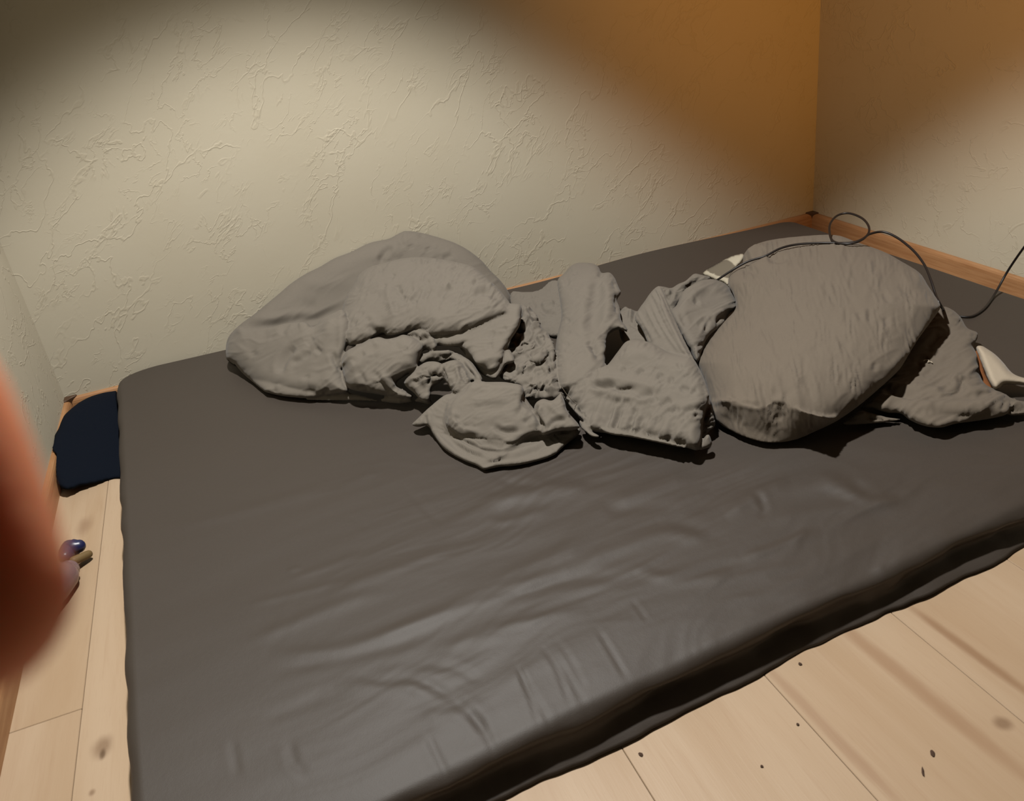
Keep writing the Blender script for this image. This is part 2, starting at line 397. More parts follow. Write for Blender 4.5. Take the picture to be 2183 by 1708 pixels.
    bm = bmesh.new(); bm.from_mesh(o.data); bmesh.ops.recalc_face_normals(bm, faces=bm.faces[:]); bm.to_mesh(o.data); bm.free()
    child(o, root); return root
SHEET_WR = WR(7, '''v 9 .004 1070,310 1200,265 1300,225 1400,195
r 14 .004 1060,330 1250,260 1390,205
r 16 .005 0,490 200,400 420,310 640,235 760,200
v 14 .004 400,340 560,265 740,205 860,215 980,260
r 14 .004 380,380 620,300 800,250 960,275
r 12 .004 0,130 220,95 420,50
r 12 .003 60,140 240,110 330,85
r 14 .005 540,150 700,90 850,35 890,45
v 14 .004 510,120 580,155 700,150 850,150
r 16 .005 1000,180 1150,90 1270,40
v 8 .004 1110,80 1150,120 1160,160 1130,180
r 14 .004 1170,200 1400,140 1600,120
r 12 .003 1250,90 1400,60 1600,110 1800,70
r 14 .004 0,700 130,640 300,585 480,540
v 9 .003 0,660 200,620 420,560
v 6 .003 500,610 560,700 620,790
v 6 .003 280,680 340,760 390,880
v 6 .003 180,740 230,860 270,970
v 5 .002 640,500 700,580
v 7 .002 330,650 400,740 460,850
v 7 .002 690,440 900,400 1100,330
r 9 .002 880,440 1100,390 1330,330
v 12 .004 200,530 300,460 420,430 640,410
r 12 .003 640,380 800,420 1050,380
v 9 .003 100,30 180,60 330,70
r 12 .003 230,40 330,80 480,70
r 16 .005 1350,20 1500,70 1700,110
v 12 .005 1480,30 1600,90 1750,80
v 12 .003 900,90 1020,60 1090,20
r 10 .003 60,200 150,210 330,160
v 14 .005 -80,890 0,930 60,1000''') + WR(8, '''r 13 .004 980,550 1150,470 1300,420 1450,360 1560,300
r 13 .0035 640,740 820,670 1100,560 1250,520
r 15 .005 720,780 1000,780 1250,700 1450,620 1700,510 2000,440
v 13 .004 740,860 1000,800 1280,740 1500,660
r 12 .003 320,250 560,200 800,130 1050,60
r 10 .002 1030,70 1090,60 1200,10
r 14 .004 1480,240 1700,150 1950,110 2183,70
v 8 .002 1300,60 1400,170 1480,240
v 7 .002 1080,190 1150,260
r 8 .002 820,470 950,430 1150,350
r 6 .002 820,430 880,420
v 11 .0045 1120,880 1240,890 1340,880 1450,910 1550,960
v 10 .003 1400,820 1520,830 1640,880
r 16 .003 1000,920 1300,900 1450,960
v 9 .003 1400,1080 1450,1180 1500,1260
v 9 .003 1560,980 1640,1060 1700,1180
v 8 .0025 1780,800 1850,920 1950,1060
v 8 .0025 1920,720 2000,840 2080,960
v 12 .003 820,1130 840,1220 900,1250
v 12 .002 700,1050 850,1000 1000,930
v 10 .002 580,1130 600,1280
r 14 .003 1370,1020 1500,1010 1640,960
r 8 .002 640,580 900,520 1100,470
r 11 .003 1180,720 1480,620 1800,520
v 10 .003 1700,560 1900,500 2183,400
r 11 .003 1400,780 1700,680 2000,610''')
make_mattress()

# ------------------------------------------------------------------ soft lobes of cloth
def plane3(a, b, c):
    p = [at(x, y, z=z) for x, y, z in (a, b, c)]
    n = np.cross(p[1]-p[0], p[2]-p[0]); n /= np.linalg.norm(n); return p[0], n
def lobe(outline, pl, T, R=60, lift=0., Tb=None, wr=(), crump=(0, 40), gath=None, step=3.2, smooth=True, flat=.0, zmin=None, ymax=-.004, dome=0., n=5, under=None):
    """Closed, filled piece of cloth. outline = what the survey gives, pl = the plane it lies in, T = how far it swells, R = width of the rounded rim (survey px)."""
    L = spline(outline, n, True) if smooth else np.asarray(outline)
    lo, hi = L.min(0), L.max(0)
    gx = np.arange(lo[0], hi[0]+step, step); gy = np.arange(lo[1], hi[1]+step, step*.866)
    X, Y = np.meshgrid(gx, gy); X = X + (np.arange(len(gy)) % 2)[:, None]*step*.5
    P = np.column_stack([X.ravel(), Y.ravel()])
    P = P[inside(P, L)]; Lc = np.vstack([L, L[:1]])
    d, _, _, _ = linedist(P, Lc); P = P[d > step*.6]
    # resample outline at about one step
    seg = np.linalg.norm(np.diff(Lc, axis=0), axis=1); cum = np.concatenate([[0], np.cumsum(seg)]); m = max(12, int(cum[-1]/step))
    s = np.arange(m)/m*cum[-1]; B = np.column_stack([np.interp(s, cum, Lc[:, 0]), np.interp(s, cum, Lc[:, 1])])
    allp = np.vstack([B, P])
    r = delaunay_2d_cdt([Vector(p) for p in allp], [(k, (k+1) % m) for k in range(m)], [], 1, 1e-5)
    Q = np.array([(v.x, v.y) for v in r[0]]); F = np.array([f for f in r[2] if len(f) == 3])
    d, _, _, _ = linedist(Q, np.vstack([B, B[:1]]))
    bnd = d < .02
    p0, nn = pl; D = ray(Q); t = ((p0-CAM)@nn)/(D@nn); t = np.minimum(t, ((ZM+.003 if zmin is None else zmin)-CAM[2])/D[:, 2]); ln = np.linalg.norm(D, axis=1)
    e = np.clip(d/R, 0, 1); prof = np.sqrt(np.clip(1-(1-e)**2, 0, 1))
    h = T*prof
    if dome: h = h + dome*np.clip(d/(d.max()+1e-6), 0, 1)
    sm = np.clip(d/10, 0, 1)
    if under is not None:                               # flat underside between a crease and the outline below it
        U = spline(under[0], 5); dc, tc, sc_, _ = linedist(Q, U)
        w_ = np.where(sc_ > 0, np.clip(np.sin(np.pi*tc)*2.5, 0, 1), 0)
        h = h*(1-w_) + w_*under[1]*d/(d+dc+1e-6)
    h = h + wrinkles(Q, [w for w in wr if w[3] >= COARSE])*np.clip(d/5, 0, 1)
    if Tb is None: Tb = T*.5
    Pf = CAM + D*(t - (h+lift)/ln)[:, None]; Pb = CAM + D*(t + (Tb*prof-lift)/ln)[:, None]
    nb = len(Q); keep = ~bnd; mp = np.full(nb, -1); mp[keep] = nb+np.arange(keep.sum()); mp[bnd] = np.where(bnd)[0]
    V = np.vstack([Pf, Pb[keep]]); F2 = mp[F][:, ::-1]
    # orientation: front faces towards the camera
    a, b, c = V[F[0]]; 
    if np.dot(np.cross(b-a, c-a), CAM-a) < 0: F = F[:, ::-1]; F2 = F2[:, ::-1]
    zm = ZM+.0008 if zmin is None else zmin
    V[:, 2] = np.maximum(V[:, 2], zm); V[:, 1] = np.minimum(V[:, 1], ymax)
    return V, np.vstack([F, F2])
def folds(x, y):                                    # long soft crests with flat cloth between
    wx, wy = x + .5*perlin(x*.6+5, y*.6), y + .5*perlin(x*.6, y*.6+9)
    n1 = perlin(wx, wy); n2 = perlin(wx*2.1+11, wy*2.1+3)
    m1 = np.clip(.5+1.4*perlin(x*.45+7, y*.45), 0, 1); m2 = np.clip(.5+1.4*perlin(x*.8+1, y*.8+8), 0, 1)
    return m1*np.exp(-(n1/.2)**2) - .5*(1-m1)*np.exp(-(n1/.2)**2) + .5*m2*np.exp(-(n2/.22)**2) + .55*n1
def relief(Q, sp):
    """fine cloth relief of one lobe at survey points Q"""
    h = np.zeros(len(Q)); c = sp['crump']
    if c[0]:
        ang = c[2] if len(c) > 2 else -.5; asp = c[3] if len(c) > 3 else 3.2; ca, sa = math.cos(ang), math.sin(ang)
        x = (Q[:, 0]*ca+Q[:, 1]*sa)/(c[1]*asp); y = (-Q[:, 0]*sa+Q[:, 1]*ca)/c[1]
        h += c[0]*folds(x + sp['seed']*7.3, y + sp['seed']*3.1)
    g = sp['gath']
    if g:
        for a, ang, w, l in (g if isinstance(g[0], tuple) else (g,)):
            ca, sa = math.cos(ang), math.sin(ang); x = Q[:, 0]*ca+Q[:, 1]*sa; y = -Q[:, 0]*sa+Q[:, 1]*ca
            h += a*fbm(x/l, y/w, 2)*np.clip(.2+1.6*perlin(x/l*.5+3, y/w*.18), 0, 1.4)
    return h + wrinkles(Q, [w for w in sp['wr'] if w[3] < COARSE])
COARSE = .0095
def cloth_mesh(name, parts, specs, mat, voxel=.0028, smooth=2, tri=False):
    """fuse overlapping lobes into one continuous skin, then press the fine folds into it"""
    from mathutils.kdtree import KDTree
    V, F = join(parts); ids = np.concatenate([np.full(len(v), i) for i, (v, f) in enumerate(parts)])
    o = mesh(name, V, F, mat)
    rm = o.modifiers.new('remesh', 'REMESH'); rm.mode = 'VOXEL'; rm.voxel_size = voxel; rm.adaptivity = 0
    sm = o.modifiers.new('smooth', 'SMOOTH'); sm.factor = .5; sm.iterations = smooth
    me = bpy.data.meshes.new_from_object(o.evaluated_get(bpy.context.evaluated_depsgraph_get())); o.modifiers.clear(); o.data = me
    kd = KDTree(len(V)//2+1)
    for i in range(0, len(V), 2): kd.insert(V[i], i)
    kd.balance()
    n = len(me.vertices); co = np.empty(n*3, np.float32); me.vertices.foreach_get('co', co); co = co.reshape(-1, 3).astype(float)
    nr = np.empty(n*3, np.float32); me.vertex_normals.foreach_get('vector', nr); nr = nr.reshape(-1, 3).astype(float)
    Q = proj(co); face = ((CAM-co)*nr).sum(1) > 0
    idx = np.where(face)[0]; own = ids[np.array([kd.find(co[i])[1] for i in idx])]
    h = np.zeros(n)
    for k, sp in enumerate(specs):
        m = idx[own == k]
        if not len(m): continue
        L = np.vstack([sp['L'], sp['L'][:1]]); d, _, _, _ = linedist(Q[m], L)
        h[m] += relief(Q[m], sp)*np.clip(d/7, 0, 1)
    co += nr*h[:, None]; co[:, 1] = np.minimum(co[:, 1], -.004); low = face & (co[:, 2] < ZM+.0006); co[low, 2] = ZM+.0006
    me.vertices.foreach_set('co', co.astype(np.float32).ravel())
    me.polygons.foreach_set('use_smooth', np.ones(len(me.polygons), bool)); me.update(); return o
def spec(outline, wr=(), crump=(0, 40), gath=None, n=5, seed=0): return dict(L=spline(outline, n, True), wr=wr, crump=crump, gath=gath, seed=seed)
def join(parts):
    V = []; F = []; o = 0
    for v, f in parts: V.append(v); F.append(f+o); o += len(v)
    return np.vstack(V), np.vstack(F)
# ------------------------------------------------------------------ duvet
zb = ZM+.002
D = []; DS = []
def add(k, out, pl, T, R=60, wr='', crump=(0, 40), gath=None, **kw):
    D.append(lobe(pts(out, k), plane3(*pl), T, R, wr=WR(k, wr), **kw)); DS.append(spec(pts(out, k), WR(k, wr), crump, gath, seed=len(D)))
# A: the outer fold standing against the wall
add(1, '125,1190 130,1040 215,935 340,840 450,750 570,650 640,590 760,510 880,450 1000,380 1130,330 1280,255 1430,225 1530,175 1580,160 1700,175 1850,215 1980,260 2088,320 2190,400 2260,480 2340,560 2400,640 2430,720 2380,800 2100,800 1700,900 1300,1000 800,1120 400,1250 200,1260',
    ((490, 770, .085), (1090, 632, .098), (860, 495, .283)), .045, 34, '''v 9 .006 240,940 450,930 600,905 720,880 860,870 960,820 1080,770
r 16 .006 300,880 420,900 560,880 700,860 850,840
v 7 .006 1390,430 1380,380 1420,330 1480,290
v 6 .004 1550,180 1530,230 1560,300
r 10 .004 1430,240 1500,330 1540,380
v 8 .004 1610,270 1625,310
v 8 .005 1750,290 1770,330
v 6 .005 1870,390 1960,350
v 7 .004 1700,180 1710,220
r 14 .003 700,560 900,600 1150,560
v 14 .004 720,770 860,790''', crump=(.002, 45), lift=-.02)
# J: flat part behind, in front of the baseboard
add(2, '860,330 880,258 1000,262 1100,240 1180,175 1260,200 1300,420 1270,600 1130,590 1000,470 900,420', ((1090, 660, .10), (1200, 690, .10), (1160, 610, .13)), .02, 25,
    'v 4 .006 1040,320 1050,290;v 4 .005 960,280 950,320;v 5 .008 1090,400 1140,430 1230,440;r 5 .007 1100,380 1150,360 1220,350;v 4 .006 1200,380 1220,350;v 5 .005 1020,330 1060,400', crump=(.003, 14))
# B: left end
add(1, '125,1200 120,1120 140,1050 220,935 320,945 480,940 600,910 750,900 830,935 900,870 1000,820 1070,800 1120,900 1110,1050 1060,1250 1080,1380 1110,1465 1000,1490 900,1505 780,1515 600,1502 480,1478 430,1460 340,1390 250,1310 190,1240 150,1210',
    ((500, 795, .088), (735, 850, .088), (650, 690, .19)), .055, 42, '''v 7 .007 640,905 590,950 570,1010
v 9 .009 680,1090 610,1170 575,1240 555,1330
v 8 .006 830,1020 770,1085
v 5 .006 845,1110 895,1150
r 12 .006 700,920 760,915 800,950
v 8 .004 330,1130 350,1180
S 9 .010 1035,860 1030,1000 1025,1100 980,1150
v 6 .005 980,1140 1010,1230 1060,1300
r 12 .006 840,1090 930,1000 1000,860
v 6 .005 240,938 400,935
v 14 .004 420,960 440,1040
v 7 .004 640,1240 760,1180 820,1120
r 16 .004 480,1300 700,1400 900,1380
v 6 .004 500,1420 520,1470
v 7 .004 770,1330 790,1370
v 8 .005 780,1440 860,1460
v 6 .006 900,1480 960,1450''', crump=(.003, 34), lift=.01)
# C: upper round swelling
add(1, '1040,900 1060,800 1090,700 1150,600 1200,510 1290,450 1400,420 1550,382 1700,372 1850,387 2000,415 2120,450 2200,510 2290,590 2370,680 2420,750 2440,840 2300,900 2000,1000 1800,1020 1680,960 1600,980 1490,1012 1420,1010 1400,990 1340,1015 1250,1055 1140,1095 1040,1035',
    ((745, 720, .165), (950, 720, .175), (860, 555, .262)), .075, 55, '''v 8 .014 1270,915 1320,970 1400,975
v 7 .006 1280,900 1250,860
v 6 .007 1510,640 1540,685
v 7 .006 1505,600 1515,640
v 6 .004 1500,750 1505,850
r 9 .005 1420,600 1460,760 1500,860
v 6 .007 1700,630 1640,750
v 5 .006 1760,640 1720,720
v 6 .007 1830,480 1790,540
v 6 .007 1900,520 1820,600
v 5 .006 1650,390 1630,410
v 5 .005 1730,400 1710,430
v 5 .006 1570,690 1545,720
v 6 .007 1940,560 1870,600
v 6 .006 2000,440 1960,480
v 7 .006 1660,720 1630,750
v 8 .006 1880,680 1800,760
v 8 .006 2000,620 1900,640 1840,700
r 8 .007 1920,580 1960,620 1990,630
v 6 .005 1410,590 1395,640
v 6 .005 1390,460 1360,490
r 20 .004 1560,700 1700,560 1900,440
v 5 .005 2070,560 2030,600
v 5 .005 1760,560 1730,600
v 5 .005 1480,500 1450,560
v 5 .006 2160,560 2120,600
v 5 .006 2240,640 2200,680
v 7 .007 2100,690 2230,660 2330,720
r 7 .006 2080,660 2200,620 2300,650''', crump=(.0035, 24), gath=(.0035, -.9, 9, 26), lift=.035)
# D: lobe under it
add(1, '1060,1200 1100,1130 1200,1080 1280,1040 1360,1020 1420,1035 1500,1020 1560,1000 1650,1030 1720,1090 1690,1190 1665,1280 1580,1330 1500,1390 1530,1430 1600,1470 1640,1495 1600,1525 1500,1515 1380,1490 1200,1462 1110,1432 1075,1350 1062,1260',
    ((740, 845, .088), (880, 848, .088), (830, 715, .185)), .06, 34, '''v 8 .009 1250,1145 1190,1190 1140,1235
v 6 .006 1200,1290 1230,1370 1255,1430
v 7 .006 1560,1140 1590,1100
v 6 .004 1300,1300 1380,1360
r 10 .006 1300,1080 1380,1050 1500,1050
v 5 .006 1470,1020 1420,1050 1330,1060
v 8 .008 1330,1350 1420,1440 1500,1470
r 8 .006 1380,1340 1480,1450
v 6 .006 1310,1370 1340,1440
v 5 .007 1180,1420 1230,1430 1280,1460
r 12 .004 1120,1300 1200,1200 1320,1150''', crump=(.003, 26), lift=.03)
add(1, '700,1525 850,1505 1000,1492 1120,1470 1230,1495 1330,1520 1410,1542 1250,1538 1100,1535 900,1533', ((640, 852, .084), (820, 855, .084), (750, 840, .095)), .008, 8, lift=.004)
add(1, '1360,1535 1450,1500 1600,1500 1640,1530 1720,1480 1790,1540 1760,1565 1650,1545 1520,1560', ((810, 858, .084), (920, 862, .084), (870, 845, .10)), .012, 8, crump=(.003, 12), lift=.02)
# F: flat flap of cover across the middle, and the lip under it
add(2, '470,690 520,760 560,830 640,900 700,930 745,945 790,900 830,830 900,800 850,700 700,640 540,650', ((980, 745, .14), (1090, 770, .145), (1050, 800, .125)), .02, 12, 's 5 .008 500,760 580,850 650,900 740,930', lift=.05)
add(2, '225,375 300,300 420,268 520,285 640,290 740,312 840,348 945,362 950,450 935,530 880,620 830,700 815,770 780,850 735,885 700,885 640,855 570,770 500,705 440,690 350,682 280,675 250,620 200,560 170,480 190,430',
    ((900, 725, .155), (1060, 785, .135), (1040, 640, .215)), .035, 16, '''v 5 .010 280,686 380,692 450,690 500,664 570,640
r 6 .007 330,665 450,655 520,640
v 5 .009 620,288 700,300 790,322
r 7 .008 600,310 700,325 830,350
v 9 .004 430,485 560,480 700,440
r 12 .004 300,440 500,400 800,380
v 6 .004 705,650 715,720
v 5 .004 740,560 700,640
S 7 .006 470,700 560,790 660,830 800,765
r 7 .006 560,760 660,810 780,760
v 5 .004 800,540 840,560
v 4 .003 540,480 530,510
r 9 .005 300,330 420,290 560,310
v 5 .006 300,340 400,305 480,310
v 7 .005 200,430 260,520
v 5 .007 160,600 240,600 270,560
r 6 .006 190,620 260,640''', crump=(.003, 22), lift=.055)
# G: crumples at lower left of the middle
add(2, '40,960 110,882 190,815 260,800 330,820 350,900 330,960 260,1010 240,1110 180,1110 120,1050 70,1010', ((865, 815, .11), (930, 850, .095), (920, 770, .15)), .03, 12, '''v 6 .013 235,1000 235,925 285,895 350,935
r 5 .009 215,1010 215,920 270,870 340,905
v 5 .004 130,950 150,990
v 4 .004 170,880 220,860''', crump=(.004, 14), lift=.05)
add(2, '320,840 400,795 470,800 530,880 560,960 545,1050 490,1090 430,1060 380,980 345,930', ((950, 835, .11), (1000, 830, .11), (970, 775, .145)), .03, 12, '''v 4 .007 330,830 350,900 370,960
v 4 .005 470,830 500,930 545,990
r 5 .005 440,830 470,950 450,1050
v 4 .004 390,930 420,990''', crump=(.004, 13), lift=.06)
add(2, '400,770 480,755 560,800 620,880 650,945 600,965 540,930 480,840', ((980, 790, .13), (1020, 805, .13), (990, 760, .15)), .02, 9, 'v 4 .006 480,790 540,860 590,940;r 4 .005 450,780 520,830 580,890', lift=.05)
# small folds between round swelling and lower lobe
add(2, '30,620 110,560 200,560 260,600 300,680 260,740 220,710 170,740 150,790 120,640', ((860, 705, .165), (930, 740, .155), (900, 700, .18)), .025, 10, '''v 6 .014 125,640 160,760
v 5 .010 125,640 180,690 225,715
r 4 .008 180,640 200,600 250,590
v 4 .008 200,650 230,610 290,600
r 5 .007 60,610 130,580 180,600''', crump=(.003, 12), lift=.06)
add(2, '150,790 200,740 300,720 420,720 500,760 520,800 420,790 330,815 240,800 180,830', ((895, 765, .14), (980, 760, .14), (940, 745, .155)), .02, 9, 'v 5 .010 340,785 430,740 510,755;r 4 .008 230,740 330,735 420,725;v 4 .006 220,790 330,790', crump=(.003, 12), lift=.05)
# I: ruffles in the middle
add(2, '900,560 945,370 1000,380 1060,430 1110,540 1160,580 1190,680 1215,800 1235,920 1260,1060 1180,1095 1100,1100 980,1090 900,990 830,960 770,900 810,800 850,680', ((1080, 815, .12), (1190, 835, .115), (1130, 680, .17)), .03, 16, '''v 8 .022 985,1010 1040,1020 1110,1030 1180,1040
v 10 .024 990,1060 1060,1070 1130,1060
v 7 .016 800,800 850,700 900,670
r 4 .014 815,740 835,690 880,670 920,700 945,745
r 4 .013 925,720 950,660 1010,640 1020,690 985,720
v 4 .012 960,700 1000,660
r 4 .011 980,730 1020,760 1060,780 1130,745
v 4 .009 1050,760 1110,730
r 4 .012 1030,830 1060,790 1130,775
v 5 .010 1000,800 1050,800
r 4 .010 890,930 940,870 970,800 990,780
v 5 .010 850,800 930,810
v 6 .013 1155,720 1165,830 1210,910
r 5 .009 1140,600 1180,700 1200,800
v 5 .010 1120,570 1135,660
v 5 .010 940,380 940,500 930,620
r 5 .009 960,390 1000,480 1040,540 970,620
v 4 .008 1010,430 1060,510
r 4 .008 1040,550 1090,540
v 4 .008 1060,620 1090,680
r 5 .008 1040,890 1110,860 1180,890
v 4 .006 1060,960 1060,1060
v 4 .006 1110,950 1120,1060
r 4 .006 1185,930 1190,1080
v 6 .009 840,870 880,840
r 5 .008 1050,640 1110,620 1130,700''', crump=(.010, 15), lift=.02)
# H: bundle that spills over the mattress, layer on layer
HP = ((890, 930, .084), (1235, 930, .088), (1030, 815, .150))
add(2, '100,1292 150,1240 200,1190 280,1120 360,1060 430,1050 500,1040 560,965 640,955 740,970 850,970 950,985 975,1050 960,1120 1040,1195 1090,1230 1120,1370 1230,1330 1370,1310 1410,1330 1390,1375 1290,1455 1200,1532 1050,1582 900,1612 800,1618 720,1632 660,1642 600,1610 520,1580 420,1530 340,1470 270,1375 225,1305 150,1312',
    HP, .018, 9, '''v 5 .006 210,1200 215,1280 250,1340
r 7 .005 230,1180 250,1300 330,1420 450,1520
v 5 .006 640,1615 760,1560 880,1545 1050,1490 1200,1430
v 4 .004 1120,1400 1230,1350 1330,1345''', crump=(.0015, 14, .4), lift=.004)
add(2, '395,1090 360,1150 338,1230 340,1310 390,1390 450,1460 540,1520 640,1562 720,1580 800,1545 880,1500 1000,1462 1120,1420 1220,1372 1300,1320 1200,1270 1080,1200 980,1080 900,980 700,960 560,975 470,1050',
    HP, .016, 8, 'v 5 .006 430,1440 560,1530 680,1550;r 5 .004 420,1400 540,1480 700,1530', crump=(.0015, 14, .4), lift=.015)
add(2, '385,1110 362,1180 355,1280 400,1360 470,1400 560,1450 650,1495 740,1502 830,1490 930,1450 1030,1400 1120,1372 1150,1330 1100,1250 1040,1190 960,1090 900,975 700,960 560,970 470,1050',
    HP, .018, 8, 'v 5 .007 600,1450 700,1445 820,1470;r 5 .005 500,1400 640,1450 760,1470', crump=(.0015, 14, .4), lift=.026)
add(2, '400,1130 380,1200 372,1290 430,1350 490,1388 580,1402 680,1415 770,1420 850,1445 930,1425 1000,1385 1080,1360 1110,1330 1085,1260 1045,1195 960,1130 972,1050 950,985 850,970 740,970 640,955 560,966 510,1030 440,1080',
    HP, .026, 13, '''v 6 .006 490,1320 600,1298
v 6 .007 730,1310 830,1345 940,1330
r 12 .005 540,1120 700,1100 860,1090
v 6 .006 910,1220 970,1150
v 6 .007 970,1290 1030,1220
v 7 .006 1060,1340 1090,1290
r 14 .004 560,1250 800,1230 950,1260
v 5 .005 410,1230 470,1255
v 5 .004 630,990 720,1000
r 5 .005 420,1170 440,1270 520,1330 640,1350''', crump=(.002, 20, -.35), lift=.038)
add(2, '1050,1195 1060,1125 1120,1092 1190,1105 1255,1052 1290,1120 1310,1190 1405,1305 1350,1335 1220,1345 1110,1375 1105,1270', ((890, 930, .084), (1235, 930, .088), (1030, 815, .150)), .03, 10, '''v 5 .007 1075,1130 1070,1200 1110,1280 1130,1340
r 5 .006 1095,1150 1095,1230 1130,1290
v 5 .005 1150,1340 1200,1270 1300,1250
v 5 .004 1200,1330 1240,1280
r 8 .005 1150,1130 1200,1170 1290,1250''', crump=(.0015, 16), lift=.040)
# L: body of the folded right half, with a seamed edge
add(3, '130,960 135,1060 145,1130 170,1200 230,1300 320,1420 350,1480 440,1500 520,1510 700,1535 900,1575 1100,1615 1205,1637 1230,1560 1240,1440 1262,1340 1285,1250 1270,1150 1215,1020 1150,930 1000,900 900,850 830,815 740,800 660,810 600,880 540,960 500,1000 420,1010 300,970 200,930',
    ((1200, 850, .09), (1500, 955, .088), (1350, 735, .165)), .06, 30, '''g 26 .008 160,1130 230,1230 330,1300 460,1360 620,1420 800,1480 1000,1540 1200,1590
v 7 .009 380,1125 480,1152 590,1142
v 7 .010 555,1190 650,1192 730,1158
v 7 .009 740,1248 800,1230 870,1205
v 7 .008 910,1305 960,1275 1010,1262
v 5 .006 620,1050 650,1010
v 5 .007 740,1070 790,1020
v 5 .006 900,1100 930,1050
v 5 .006 990,1140 1010,1080
v 6 .007 1070,1150 1100,1180 1120,1150
v 6 .007 1140,1200 1200,1180
v 6 .006 1080,1360 1140,1330 1240,1320
r 10 .007 420,1100 600,1110 760,1140 1000,1180
r 8 .006 380,1180 600,1230 900,1270
v 5 .006 310,1095 380,1075 450,1080
r 8 .007 430,1050 480,1015 530,1020
v 5 .005 1050,970 1080,1030
v 5 .007 1180,1390 1200,1360
v 6 .006 840,1290 900,1240
v 6 .006 1000,1370 1060,1310
r 14 .004 600,950 800,900 950,940''', crump=(.002, 26), gath=(.003, -.95, 8, 24), lift=.02)
# piping edge below the gathers
add(3, '140,1110 160,1160 210,1240 300,1310 450,1375 620,1440 800,1510 1000,1575 1190,1632 1100,1622 900,1580 700,1540 520,1512 400,1440 300,1380 220,1290 160,1200', ((1200, 850, .088), (1480, 950, .084), (1330, 890, .11)), .016, 6, 'v 4 .004 170,1180 300,1345 450,1410 620,1470 900,1560', lift=.052)
add(3, '300,1400 350,1440 420,1430 380,1475 430,1510 490,1545 400,1535 350,1500 310,1460', ((1240, 905, .086), (1290, 930, .084), (1260, 890, .11)), .014, 6, lift=.045)
add(3, '1205,1635 1230,1590 1255,1530 1285,1515 1312,1585 1295,1615 1250,1628', ((1490, 955, .086), (1520, 950, .086), (1505, 925, .105)), .014, 7, lift=.03)
add(3, '1225,1460 1250,1380 1300,1270 1315,1330 1335,1420 1330,1460 1290,1490 1240,1560', ((1495, 940, .086), (1525, 925, .088), (1515, 870, .12)), .014, 7, 'v 5 .008 1240,1440 1330,1440;v 5 .008 1250,1500 1300,1480;r 4 .006 1250,1400 1310,1360', crump=(.006, 8), lift=.012)
# P: crumples between the roll and the flap
add(3, '600,600 650,545 680,560 740,580 780,570 800,700 850,820 760,850 640,830 600,720', ((1330, 730, .125), (1390, 735, .125), (1350, 660, .145)), .02, 10, 'v 4 .008 720,590 710,680;r 4 .007 690,570 690,650;v 4 .006 660,800 760,815 830,835;v 4 .006 700,690 760,720', crump=(.005, 12), lift=0.)
# M: diagonal flap with narrow pleats
add(3, '720,640 750,570 800,500 830,455 870,410 915,388 945,440 1000,580 1075,745 1130,860 1190,975 1255,1110 1290,1240 1200,1180 1060,970 900,885 830,840 780,730', ((1490, 850, .125), (1360, 680, .15), (1405, 612, .195)), .022, 11, '''r 4 .004 900,430 960,600 1060,800 1200,1060
r 4 .003 870,460 930,600 1020,780 1150,980
r 4 .003 840,500 900,640 980,780 1100,940
r 4 .003 800,540 860,660 940,800
v 5 .005 930,420 1000,600 1090,800 1240,1090
v 5 .005 780,700 850,830
v 4 .004 1060,970 1090,1020 1140,1060''', crump=(.002, 20), gath=(.004, 1.08, 7, 70), lift=.05)
# N, O: lump behind, against the large pillow
add(3, '900,400 940,395 1000,405 1050,375 1110,350 1170,298 1230,305 1300,325 1250,370 1150,400 1100,450 1060,520 1000,600 950,520', ((1420, 660, .13), (1500, 640, .13), (1480, 588, .165)), .022, 9, 'v 5 .010 1090,420 1150,380 1240,345;v 4 .007 950,430 980,480;v 4 .007 1010,420 990,500;r 5 .006 1040,400 1090,380 1160,315;v 5 .010 1070,420 1040,540', crump=(.005, 12), lift=.01)
add(3, '990,600 1040,535 1080,440 1150,385 1240,345 1330,340 1420,380 1475,460 1498,555 1440,605 1390,690 1290,775 1250,840 1215,960 1190,975 1150,900 1080,770', ((1490, 765, .115), (1560, 655, .13), (1440, 640, .17)), .05, 22, '''v 6 .008 1180,530 1200,495
v 5 .007 1260,740 1270,670 1280,640
v 5 .006 1150,900 1170,860 1260,820
v 6 .008 1390,650 1430,600
v 5 .007 1340,670 1400,600 1470,580
v 5 .006 1350,720 1370,640
r 6 .006 1290,640 1350,610 1450,590
r 8 .005 1120,480 1250,420 1400,430
v 6 .005 1060,590 1120,700
v 5 .005 1200,700 1260,640''', crump=(.003, 22), lift=.02)
# K: upright roll
add(3, '135,350 190,290 240,235 300,213 400,218 450,245 472,290 530,287 570,325 600,395 618,445 590,500 612,560 622,650 660,700 670,745 610,720 545,745 515,790 505,880 495,1010 450,1060 390,1120 270,1170 165,1175 128,1080 118,900 135,760 165,620 150,480',
    ((1190, 835, .115), (1290, 800, .13), (1245, 562, .185)), .055, 38, '''r 14 .010 400,250 370,400 345,560 325,720 330,860
v 16 .007 450,330 420,480 400,640 400,760
v 9 .008 360,800 410,850 460,950
v 7 .006 390,840 430,900
r 9 .006 480,330 520,500 500,680
v 6 .005 205,330 210,400
v 5 .005 250,300 290,285
v 6 .004 200,660 230,650
v 5 .004 190,760 240,740
v 5 .005 200,920 260,900
v 5 .005 230,980 290,975
v 7 .006 600,440 590,500 600,600
v 6 .007 560,360 580,420
r 7 .006 620,420 600,480
v 6 .006 470,290 460,330
v 6 .004 180,850 230,830''', crump=(.0025, 26), gath=(.002, -.3, 9, 22), lift=.020)
duvet = empty('duvet', (-1.3, -.6, ZM))
tag(duvet, 'crumpled taupe grey duvet bunched up in a long heap against the back wall', 'duvet')
child(cloth_mesh('duvet_cover', D, DS, M['duvet']), duvet)
